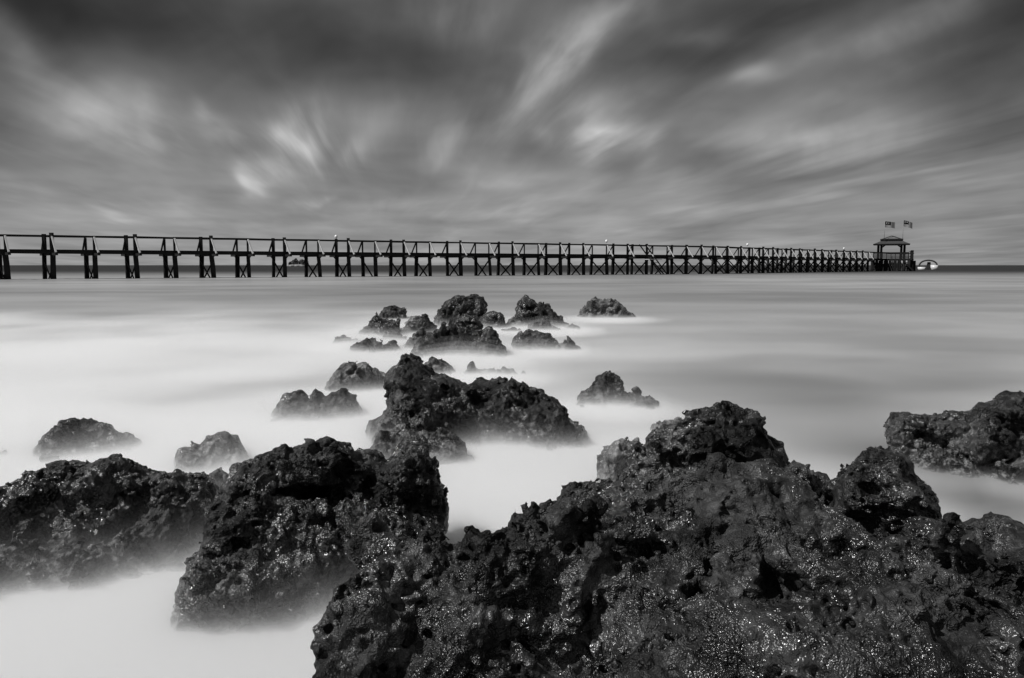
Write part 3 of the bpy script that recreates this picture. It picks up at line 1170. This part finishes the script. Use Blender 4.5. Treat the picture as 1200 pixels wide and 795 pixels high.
# ------------------------------------------------------------------ small boat beyond the pier head
bp = at(1087.5, 316, water_y(316.2))
boat = empty("boat", (bp[0], bp[1], 0))
k_ = bp[1] / F
boat.rotation_euler.z = -math.atan2(bp[0], bp[1])
tag(boat, "small white boat with a dark arched canopy off the pier head", "boat")
hull = MB()


def hull_ring(y, hw, z0, z1):
    return [(-hw, y, z1), (-hw * 1.02, y, z1 * .6 + z0 * .4), (-hw * .7, y, z0), (hw * .7, y, z0), (hw * 1.02, y, z1 * .6 + z0 * .4), (hw, y, z1)]


def loft(mb, rings):
    k0 = len(mb.v)
    n = len(rings[0])
    for r_ in rings:
        mb.v += r_
    for i in range(len(rings) - 1):
        for j in range(n - 1):
            a = k0 + i * n + j
            mb.f.append((a, a + n, a + n + 1, a + 1))
        a = k0 + i * n
        mb.f.append((a, a + n - 1, a + 2 * n - 1, a + n))
    mb.f.append(tuple(k0 + j for j in range(n)))
    mb.f.append(tuple(k0 + (len(rings) - 1) * n + j for j in reversed(range(n))))


for (cx2, hw, zz) in ((-1.55, .95, .70), (1.45, .9, 1.25)):
    m_ = MB()
    loft(m_, [[(x + cx2, y, z) for (x, y, z) in hull_ring(yy, hw * s_, -.3, zz * s2)] for (yy, s_, s2) in ((-2.6, .82, .85), (-1.5, 1, 1), (1, 1, 1), (2.6, .8, 1), (3.4, .25, 1.05))])
    m_.build("hull", M_HULL, boat, True)
MB().box((0, .2, .35), (2.2, 4.6, .3)).build("deck", M_CANVAS, boat)
MB().box((0, -1.4, .75), (.75, .9, 1.3)).build("engine_cover", M_CANVAS, boat)
cons = MB().box((.15, -.2, 1.1), (.9, .7, 1.3)).box((.15, -.35, 1.85), (.8, .08, .4))
cons.build("console", M_CANVAS, boat)
cp = MB()
for (yy) in (-1.6, 1.6):
    pass
nA = 16
ringsO = []
for a in range(nA + 1):
    an = math.pi * (a / nA)
    x, z = -2.15 * math.cos(an), .75 + 1.75 * math.sin(an) ** .75
    ringsO.append((x, z))
for a in range(nA):
    (x0, z0), (x1, z1) = ringsO[a], ringsO[a + 1]
    cp.bar((x0, -.6, z0), (x1, -.6, z1), .9, .42)
cp.build("canopy", M_CANVAS, boat)
hp = MB()
for sx in (-1, 1):
    for yy in (-.95, -.25):
        hp.tube([(sx * 2.0, yy, .4), (sx * 2.15, yy, .85)], [.05, .05], 6)
hp.build("canopy_hoop", M_CANVAS, boat)
MB().tube([(.1, -.6, 2.3), (.1, -.6, 4.0)], [.035, .02], 6).build("mast", M_POLE, boat)

# ------------------------------------------------------------------ wooded islet on the horizon
IY = 900.0
M_LEAF = plain("distant_foliage", 0.12, 0.9, 0.35, .5, 0.05)
M_ISLE = plain("islet_rock", 0.22, 0.9, 0.3, .2, 0.05)
rng = np.random.RandomState(5)
ic = at(350, 311, IY)
isl = MB()
nI = 28
rings = []
for (s_, z) in ((1.0, -1.0), (1.0, .5), (.9, 1.4), (.6, 2.0), (.1, 2.3)):
    rings.append([(14.5 * s_ * math.cos(2 * math.pi * j / nI) * (1 + .12 * math.sin(5 * j)), 9 * s_ * math.sin(2 * math.pi * j / nI) * (1 + .12 * math.cos(3 * j)), z + .25 * math.sin(j * 2.3) * (z > 0)) for j in range(nI)])
for i, r_ in enumerate(rings):
    isl.v += r_
for i in range(len(rings) - 1):
    for j in range(nI):
        isl.f.append((i * nI + j, i * nI + (j + 1) % nI, (i + 1) * nI + (j + 1) % nI, (i + 1) * nI + j))
isl.f.append(tuple((len(rings) - 1) * nI + j for j in range(nI)))
io = isl.build("islet_terrain", M_ISLE)
io.location = (ic[0], ic[1], 0)
tag(io, kind='structure')
for (pxc, wpx, ytop, lab) in ((340.2, 3.6, 307.0, "smallest bushy tree at the low end of the far islet"),
                              (346.3, 9.0, 303.2, "broad flat topped tree standing highest on the far islet"),
                              (355.0, 12.5, 304.0, "wide rounded tree spreading over the far islet's longer side")):
    c = at(pxc, 311, IY)
    ztop = at(pxc, ytop, IY)[2]
    tr = empty("islet_tree", (c[0], c[1], 1.0))
    tag(tr, lab, "tree", "trees on the far islet")
    hw = wpx * IY / F / 2
    top = ztop - 1.0
    tk = MB().tube([(0, 0, 0), (.2, 0, top * .35), (.1, 0, top * .6)], [.5, .38, .22], 8)
    for k_ in range(5):
        an = k_ * 1.3
        tk.tube([(.1, 0, top * .35), (hw * .45 * math.cos(an), hw * .3 * math.sin(an), top * .7)], [.25, .1], 6)
    tk.build("trunk", M_ISLE, tr)
    cr = MB()
    for _ in range(700):
        a = rng.normal(size=3)
        a /= np.linalg.norm(a)
        rr = rng.uniform(.55, 1.0)
        cl_ = math.sin(a[0] * 5 + pxc) * math.cos(a[1] * 4) * .16
        p = np.array([a[0] * hw, a[1] * hw * .8, abs(a[2]) ** .8 * top * .78]) * (rr + cl_)
        p[2] += top * .16
        p[2] = min(p[2], top)
        s_ = rng.uniform(.5, 1.1)
        n1_ = rng.normal(size=3)
        n1_ /= np.linalg.norm(n1_)
        t1 = np.cross(n1_, [0.3, .1, 1])
        t1 /= np.linalg.norm(t1)
        t2 = np.cross(n1_, t1)
        k0 = len(cr.v)
        cr.v += [tuple(p + t1 * s_), tuple(p + t2 * s_ * .6), tuple(p - t1 * s_), tuple(p - t2 * s_ * .6)]
        cr.f.append((k0, k0 + 1, k0 + 2, k0 + 3))
    cr.build("crown", M_LEAF, tr)

# ------------------------------------------------------------------ rocks (outlines in photo pixels; each gets its own distance and thickness)
t0_ = time.time()

# the foreground mass
A = Slab([(650, 650), (658, 602), (668, 578), (684, 563), (702, 570), (720, 560), (736, 548), (746, 524), (772, 503), (808, 489), (840, 484), (866, 488), (884, 502), (896, 519), (916, 536), (944, 552), (964, 567), (978, 592), (1000, 650), (990, 740), (680, 740)], 2.98, .30, .34, .20, 4)
Bs = Slab([(700, 640), (745, 598), (800, 592), (880, 590), (950, 600), (1005, 640), (1060, 690), (1130, 740), (1230, 800), (1260, 930), (600, 930), (640, 740)], 1.98, .22, .40, .25, 45)
Cs = Slab([(366, 850), (386, 779), (397, 763), (417, 748), (419, 705), (422, 672), (438, 656), (457, 656), (516, 656), (532, 660), (592, 660), (650, 655), (720, 690), (770, 760), (770, 930), (360, 930)], 1.95, .17, .25, .12, 35)
Ds = Slab([(590, 652), (600, 637), (611, 614), (633, 599), (653, 604), (668, 611), (690, 590), (720, 600), (760, 640), (780, 730), (620, 730)], 2.35, .14, .30, .10, 30)
Es = Slab([(945, 618), (985, 644), (1043, 645), (1066, 630), (1088, 612), (1110, 604), (1132, 608), (1148, 605), (1164, 613), (1174, 636), (1182, 646), (1198, 640), (1240, 640), (1330, 690), (1330, 930), (880, 930)], 2.02, .16, .18, .12, 26)
rock("rock", "huge pitted rock mass filling the whole lower right, largest of all the rocks", [A, Bs, Cs, Ds, Es, Ball(830, 660, 2.55, 130, 70, .35), Ball(950, 665, 2.45, 80, 50, .3), Ball(950, 622, 2.72, 34, 32, .2), Ball(1100, 690, 2.15, 95, 62, .28), Ball(1200, 712, 2.1, 80, 66, .3)],
     carves=[(872, 662, 29, 13, 32, 0.112), (905, 688, 12, 20, -25, 0.112), (1105, 698, 84, 17, -22, 0.11), (1150, 745, 48, 15, -30, 0.09), (770, 605, 11, 17, 0, 0.080), (760, 640, 14, 10, 20, 0.080),
             (930, 700, 31, 17, 20, 0.096), (555, 662, 36, 11, 0, 0.096), (495, 675, 19, 31, -20, 0.096), (700, 730, 11, 19, -20, 0.080), (1010, 735, 26, 14, 15, 0.096), (820, 700, 12, 22, 10, 0.080), (960, 640, 26, 14, -20, 0.080),
             (1120, 655, 44, 8, -8, 0.045), (1010, 643, 66, 8, -6, 0.05), (720, 640, 11, 19, 0, 0.080), (860, 590, 31, 8, 5, 0.080), (560, 725, 14, 8, 10, 0.064), (1040, 770, 29, 19, 15, 0.112), (640, 775, 24, 12, 20, 0.064), (790, 600, 60, 7, -3, .10), (905, 614, 40, 7, -15, .09), (700, 690, 14, 26, -25, .09), (1000, 690, 26, 10, -30, .09), (600, 700, 30, 8, 20, .08), (480, 740, 20, 9, 30, .07)],
     h=.0052, k=.035, seed=3, lam0=.34, amp=1.4, bias0=.25, pits=((.15, .06, .42), (.075, .036, .5), (.036, .015, .5)), blend=.012, rough=.64, knob=1.9)

rock("rock", "rounded knobbly boulder resting on the right side of the huge pitted mass",
     [Slab([(966, 582), (964, 572), (976, 560), (1000, 540), (1018, 532), (1040, 527), (1058, 533), (1067, 545), (1065, 559), (1077, 564), (1091, 578), (1103, 594), (1107, 612), (1086, 625), (1061, 640), (1042, 648), (1018, 645), (985, 638), (972, 622), (964, 600)], 2.64, .27, .2, .16)],
     carves=[(1028, 574, 17, 12, 10, .09), (968, 590, 8, 14, 0, .06), (1080, 600, 18, 10, 20, .05), (1000, 612, 14, 10, 0, .05)],
     h=.0052, seed=11, lam0=.20, amp=1.0, bias0=.2, pits=((.10, .05, .45), (.05, .025, .45)), blend=.015, rough=.62, knob=1.8)

rock("rock", "broad glossy rock with a stepped crest, cut off by the right edge",
     [Slab([(1042, 530), (1039, 500), (1051, 487), (1068, 488), (1091, 491), (1112, 485), (1130, 488), (1148, 479), (1170, 469), (1179, 462), (1192, 462), (1215, 470), (1290, 490), (1320, 560), (1320, 640), (1100, 640), (1060, 560)], 4.75, .42, .4, .16, 3),
      Slab([(1080, 545), (1110, 535), (1160, 520), (1230, 520), (1320, 560), (1320, 640), (1100, 640)], 4.35, .2, .3, .12, 20)],
     carves=[(1075, 510, 22, 9, -20, .12), (1180, 540, 30, 12, 30, .12)],
     h=.0078, seed=21, lam0=.34, amp=1.0, bias0=.2, pits=((.14, .05, .3), (.07, .025, .35)), rough=.68)

rock("rock", "long black rock with a shadowed ledge across it, cut off by the left edge",
     [Slab([(-90, 720), (-70, 620), (-30, 592), (0, 580), (20, 563), (44, 553), (52, 541), (75, 537), (110, 541), (140, 538), (165, 548), (190, 552), (215, 556), (238, 553), (251, 565), (262, 590), (262, 650), (250, 720)], 3.30, .28, .28, .14, 3),
      Slab([(-60, 720), (-30, 650), (20, 640), (80, 648), (130, 630), (185, 606), (220, 620), (232, 660), (235, 730)], 3.0, .16, .2, .09, 25)],
     carves=[(135, 618, 72, 11, 24, .16), (228, 612, 20, 16, -50, .12), (60, 642, 40, 8, 12, .08)],
     h=.0060, seed=31, lam0=.26, amp=1.0, pits=((.12, .05, .3), (.06, .025, .4)), rough=.68, blend=.02)

rock("rock", "blocky rock with an overhanging brow and bright lower face, left of the huge pitted mass",
     [Slab([(205, 760), (209, 700), (221, 666), (231, 638), (239, 608), (253, 576), (283, 546), (301, 532), (322, 523), (344, 520), (366, 521), (384, 520), (406, 526), (424, 532), (442, 533), (451, 543), (459, 541), (468, 526), (483, 520), (498, 529), (511, 546), (523, 568), (525, 589), (520, 614), (517, 640), (500, 700), (440, 760)], 2.92, .24, .3, .14, 4),
      Slab([(206, 740), (210, 702), (224, 662), (240, 628), (280, 600), (340, 592), (395, 604), (415, 640), (385, 680), (368, 745)], 2.66, .14, .25, .10, 25),
      Slab([(400, 590), (440, 606), (480, 612), (512, 630), (530, 690), (440, 700)], 2.62, .10, .2, .07, 20)],
     carves=[(350, 577, 52, 9, -3, .12), (484, 592, 38, 17, -22, .10), (432, 695, 46, 46, 20, .20), (343, 697, 20, 8, 30, .09), (402, 622, 7, 9, 0, .05), (245, 652, 24, 10, 10, .06), (430, 570, 30, 8, 15, .06)],
     h=.0055, seed=42, lam0=.28, amp=.95, pits=((.10, .04, .3), (.05, .02, .4)), rough=.68, blend=.015)

rock("rock", "big dark rock with raised left hump and small cave, between the near and far rocks",
     [Slab([(432, 560), (434, 500), (446, 478), (441, 452), (451, 440), (460, 430), (472, 422), (485, 421), (495, 431), (508, 442), (525, 441), (548, 447), (575, 444), (595, 447), (615, 452), (633, 458), (645, 467), (655, 478), (662, 489), (680, 499), (700, 540), (600, 580)], 5.45, .42, .40, .20, 3),
      Slab([(430, 600), (432, 520), (440, 502), (480, 505), (530, 506), (546, 526), (562, 556), (575, 610)], 4.70, .22, .4, .14, 20)],
     carves=[(545, 501, 17, 8, -8, .25), (463, 458, 22, 14, 0, .10), (543, 472, 5, 20, 20, .10), (520, 455, 20, 7, -20, .08), (590, 470, 24, 8, -10, .08)],
     h=.009, seed=53, lam0=.42, amp=1.1, pits=((.18, .07, .3), (.09, .035, .35)), rough=.68)

rock("rock", "speckled dome of rock behind the long black rock at left",
     [Slab([(30, 570), (41, 526), (54, 513), (66, 507), (70, 497), (88, 495), (108, 496), (127, 502), (134, 513), (152, 517), (162, 529), (175, 570)], 5.0, .28, .3, .12, 12)],
     h=.0095, seed=64, lam0=.24, amp=1.0, bias0=.2, pits=((.09, .03, .3),), rough=.68)
rock("rock", "sliver of low rock just breaking the surface at the left edge",
     [Slab([(-50, 565), (-35, 540), (-10, 533), (8, 531), (18, 534), (26, 545), (34, 565)], 4.85, .12, .15, .06, 12)],
     h=.0095, seed=63, lam0=.14, amp=1.0, bias0=.2, rough=.68)
rock("rock", "pale mist covered mound between the speckled dome and the blocky rock",
     [Slab([(200, 575), (212, 532), (238, 526), (249, 516), (260, 513), (277, 519), (290, 533), (302, 575)], 4.62, .2, .25, .10, 15)],
     h=.0092, pale=True, seed=67, lam0=.20, amp=1.0, bias0=.2, pits=((.08, .03, .3),), rough=.68)
rock("rock", "tiny pale rock top behind the notch between the two big left rocks",
     [Slab([(240, 580), (246, 560), (256, 555), (268, 557), (274, 580)], 3.95, .1, .1, .05, 10)],
     h=.008, pale=True, seed=68, lam0=.10, amp=1.0, bias0=.2, rough=.68)

rock("rock", "flat light grey rock left of the central rock's raised hump",
     [Slab([(372, 480), (383, 460), (391, 446), (406, 436), (430, 436), (446, 442), (456, 456), (462, 480)], 7.65, .4, .4, .20, 20)],
     h=.013, pale=True, seed=71, lam0=.30, amp=1.0, bias0=.2, pits=((.12, .045, .35),), rough=.68)
rock("rock", "twin topped dark rock below the flat light grey one",
     [Slab([(314, 505), (323, 480), (338, 466), (352, 466), (362, 470), (368, 460), (378, 465), (392, 464), (402, 459), (416, 472), (426, 483), (436, 505)], 6.15, .26, .28, .13, 10)],
     carves=[(384, 478, 14, 8, 0, .1)],
     h=.0115, seed=73, lam0=.26, amp=1.0, bias0=.2, pits=((.12, .045, .3),), rough=.68)
rock("rock", "small rock peeking out behind the central rock's raised hump",
     [Slab([(486, 465), (493, 430), (506, 422), (526, 426), (537, 440), (545, 465)], 8.7, .3, .3, .15, 10)],
     h=.015, seed=75, lam0=.26, amp=1.0, bias0=.2, rough=.68)
rock("rock", "low pale reef barely above the water behind the central rock",
     [Slab([(536, 464), (543, 441), (554, 435), (566, 441), (590, 440), (614, 442), (624, 464)], 8.6, .25, .25, .12, 20)],
     h=.015, pale=True, seed=77, lam0=.22, amp=1.0, bias0=.2, rough=.68)
rock("rock", "jagged rock with a sharp peak standing alone right of the central rock",
     [Slab([(664, 500), (676, 472), (690, 460), (702, 448), (712, 440), (720, 440), (728, 450), (735, 459), (747, 452), (755, 460), (766, 469), (780, 500)], 6.75, .3, .3, .14, 10)],
     carves=[(740, 466, 8, 8, 0, .08)],
     h=.012, seed=88, lam0=.30, amp=1.45, bias0=.3, pits=((.12, .045, .3),), rough=.68)

rock("rock", "pale wave washed rock tucked behind the huge mass's mound, on its left",
     [Slab([(696, 620), (701, 560), (707, 540), (715, 529), (730, 519), (748, 521), (765, 540), (775, 620)], 4.1, .2, .25, .10, 10)],
     h=.0085, pale=True, seed=81, lam0=.20, amp=1.0, bias0=.2, pits=((.08, .03, .3),), rough=.68)
rock("rock", "faint sliver of rock in the mist just behind the mound's crest",
     [Slab([(755, 530), (765, 501), (776, 495), (792, 494), (806, 502), (815, 530)], 5.5, .12, .15, .08, 10)],
     h=.0105, pale=True, seed=83, lam0=.14, amp=1.0, bias0=.2, rough=.68)

# the far group
FARR = [
    ("tall dark rock with a rounded cap, highest of the far group", [Slab([(505, 405), (510, 377), (516, 363), (524, 354), (539, 347), (556, 347), (565, 351), (570, 359), (568, 370), (566, 405)], 15.2, .5, .5, .28, 5)], 91, .40),
    ("round knob of rock beside the tall capped rock, on its right", [Slab([(558, 400), (560, 373), (571, 366), (580, 365), (589, 369), (592, 379), (594, 400)], 14.8, .3, .3, .18, 0)], 93, .25),
    ("smooth sloping rock with a lump on top, in front of the tall capped rock", [Slab([(520, 420), (524, 388), (530, 377), (541, 371), (557, 370), (563, 379), (569, 395), (572, 420)], 10.9, .3, .3, .17, 5), Slab([(470, 450), (486, 416), (498, 406), (520, 392), (545, 396), (577, 397), (586, 403), (592, 419), (598, 450)], 10.5, .5, .5, .2, 25)], 95, .42),
    ("slanting rock with a bright streaked side, left end of the far group", [Slab([(412, 412), (420, 393), (430, 380), (441, 370), (452, 374), (468, 378), (471, 389), (474, 412)], 13.4, .4, .4, .2, 10)], 97, .34),
    ("small rounded rock rising behind the slanting one", [Slab([(440, 390), (444, 368), (452, 361), (462, 359), (473, 362), (477, 371), (480, 390)], 17.5, .3, .3, .2, 5)], 99, .3),
    ("dark rock with a small horn on its right shoulder, beside the slanting one", [Slab([(465, 410), (470, 389), (479, 379), (490, 375), (494, 371), (499, 369), (502, 377), (508, 379), (511, 389), (515, 410)], 13.9, .35, .3, .18, 5)], 101, .28),
    ("pale hump half hidden behind the horned rock", [Slab([(471, 395), (476, 379), (483, 373), (490, 372), (497, 379), (500, 395)], 15.7, .25, .25, .14, 5)], 103, .25),
    ("leaning dark rock with a steep left face, beside the tall capped rock's right knob", [Slab([(604, 405), (607, 370), (609, 354), (616, 349), (624, 353), (629, 359), (633, 356), (644, 359), (652, 368), (658, 374), (665, 382), (670, 405)], 15.3, .42, .4, .22, 5)], 105, .36),
    ("light mottled rock lying at the foot of the leaning dark rock", [Slab([(616, 405), (620, 382), (629, 375), (640, 375), (648, 382), (656, 386), (660, 405)], 14.2, .25, .25, .12, 10)], 107, .24),
    ("little pale rock at the right tail of the leaning dark rock", [Slab([(660, 402), (664, 383), (671, 379), (681, 386), (686, 402)], 14.5, .2, .2, .1, 5)], 109, .2),
    ("pale nubby rock left of the leaning dark rock", [Slab([(588, 400), (593, 379), (600, 372), (610, 374), (619, 380), (624, 400)], 15.1, .25, .25, .13, 5)], 111, .24),
    ("low dark hump in the mist under the pale nubby rock", [Slab([(585, 402), (590, 388), (601, 385), (614, 388), (620, 402)], 14.0, .2, .2, .1, 10)], 113, .2),
    ("even dome of rock standing apart at the right of the far group", [Slab([(668, 395), (678, 369), (685, 359), (698, 350), (710, 353), (721, 353), (730, 361), (742, 373), (752, 395)], 18.0, .6, .6, .3, 8)], 115, .42),
    ("oval rock with a pale cut face, nearest at the right of the far group", [Slab([(598, 432), (602, 406), (603, 398), (610, 391), (618, 389), (632, 392), (645, 396), (655, 403), (662, 432)], 11.1, .35, .35, .17, 10)], 117, .32),
    ("submerged fringe of rock trailing right from the oval rock", [Slab([(648, 425), (655, 406), (666, 404), (676, 408), (690, 425)], 11.1, .25, .25, .1, 20)], 119, .22),
    ("low flat ledge of rock farthest left in the mist", [Slab([(385, 420), (393, 404), (404, 401), (418, 399), (427, 404), (436, 420)], 11.9, .3, .3, .12, 20)], 121, .24),
    ("low broken ridge of rock between the flat ledge and the smooth sloping rock", [Slab([(405, 430), (414, 411), (428, 403), (437, 400), (450, 406), (461, 403), (468, 409), (476, 430)], 10.9, .3, .3, .12, 15)], 123, .26),
    ("faint sloping rock joining the smooth sloping rock on its left", [Slab([(462, 430), (470, 407), (483, 397), (494, 391), (508, 392), (522, 405), (526, 430)], 11.3, .3, .3, .14, 20)], 125, .28),
    ("dim little rock in the mist under the slanting one", [Slab([(438, 415), (446, 398), (456, 391), (468, 391), (476, 400), (480, 415)], 12.5, .25, .25, .12, 15)], 127, .24),
]
for (lab, bod, sd_, l0) in FARR:
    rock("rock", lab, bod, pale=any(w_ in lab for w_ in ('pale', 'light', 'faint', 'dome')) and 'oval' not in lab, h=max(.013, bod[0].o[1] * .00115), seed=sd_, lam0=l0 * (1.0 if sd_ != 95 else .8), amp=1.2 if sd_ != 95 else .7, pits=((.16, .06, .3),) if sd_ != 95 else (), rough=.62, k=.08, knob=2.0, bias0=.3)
print("rocks", ROCK_TRIS, round(time.time() - t0_, 1), "s")
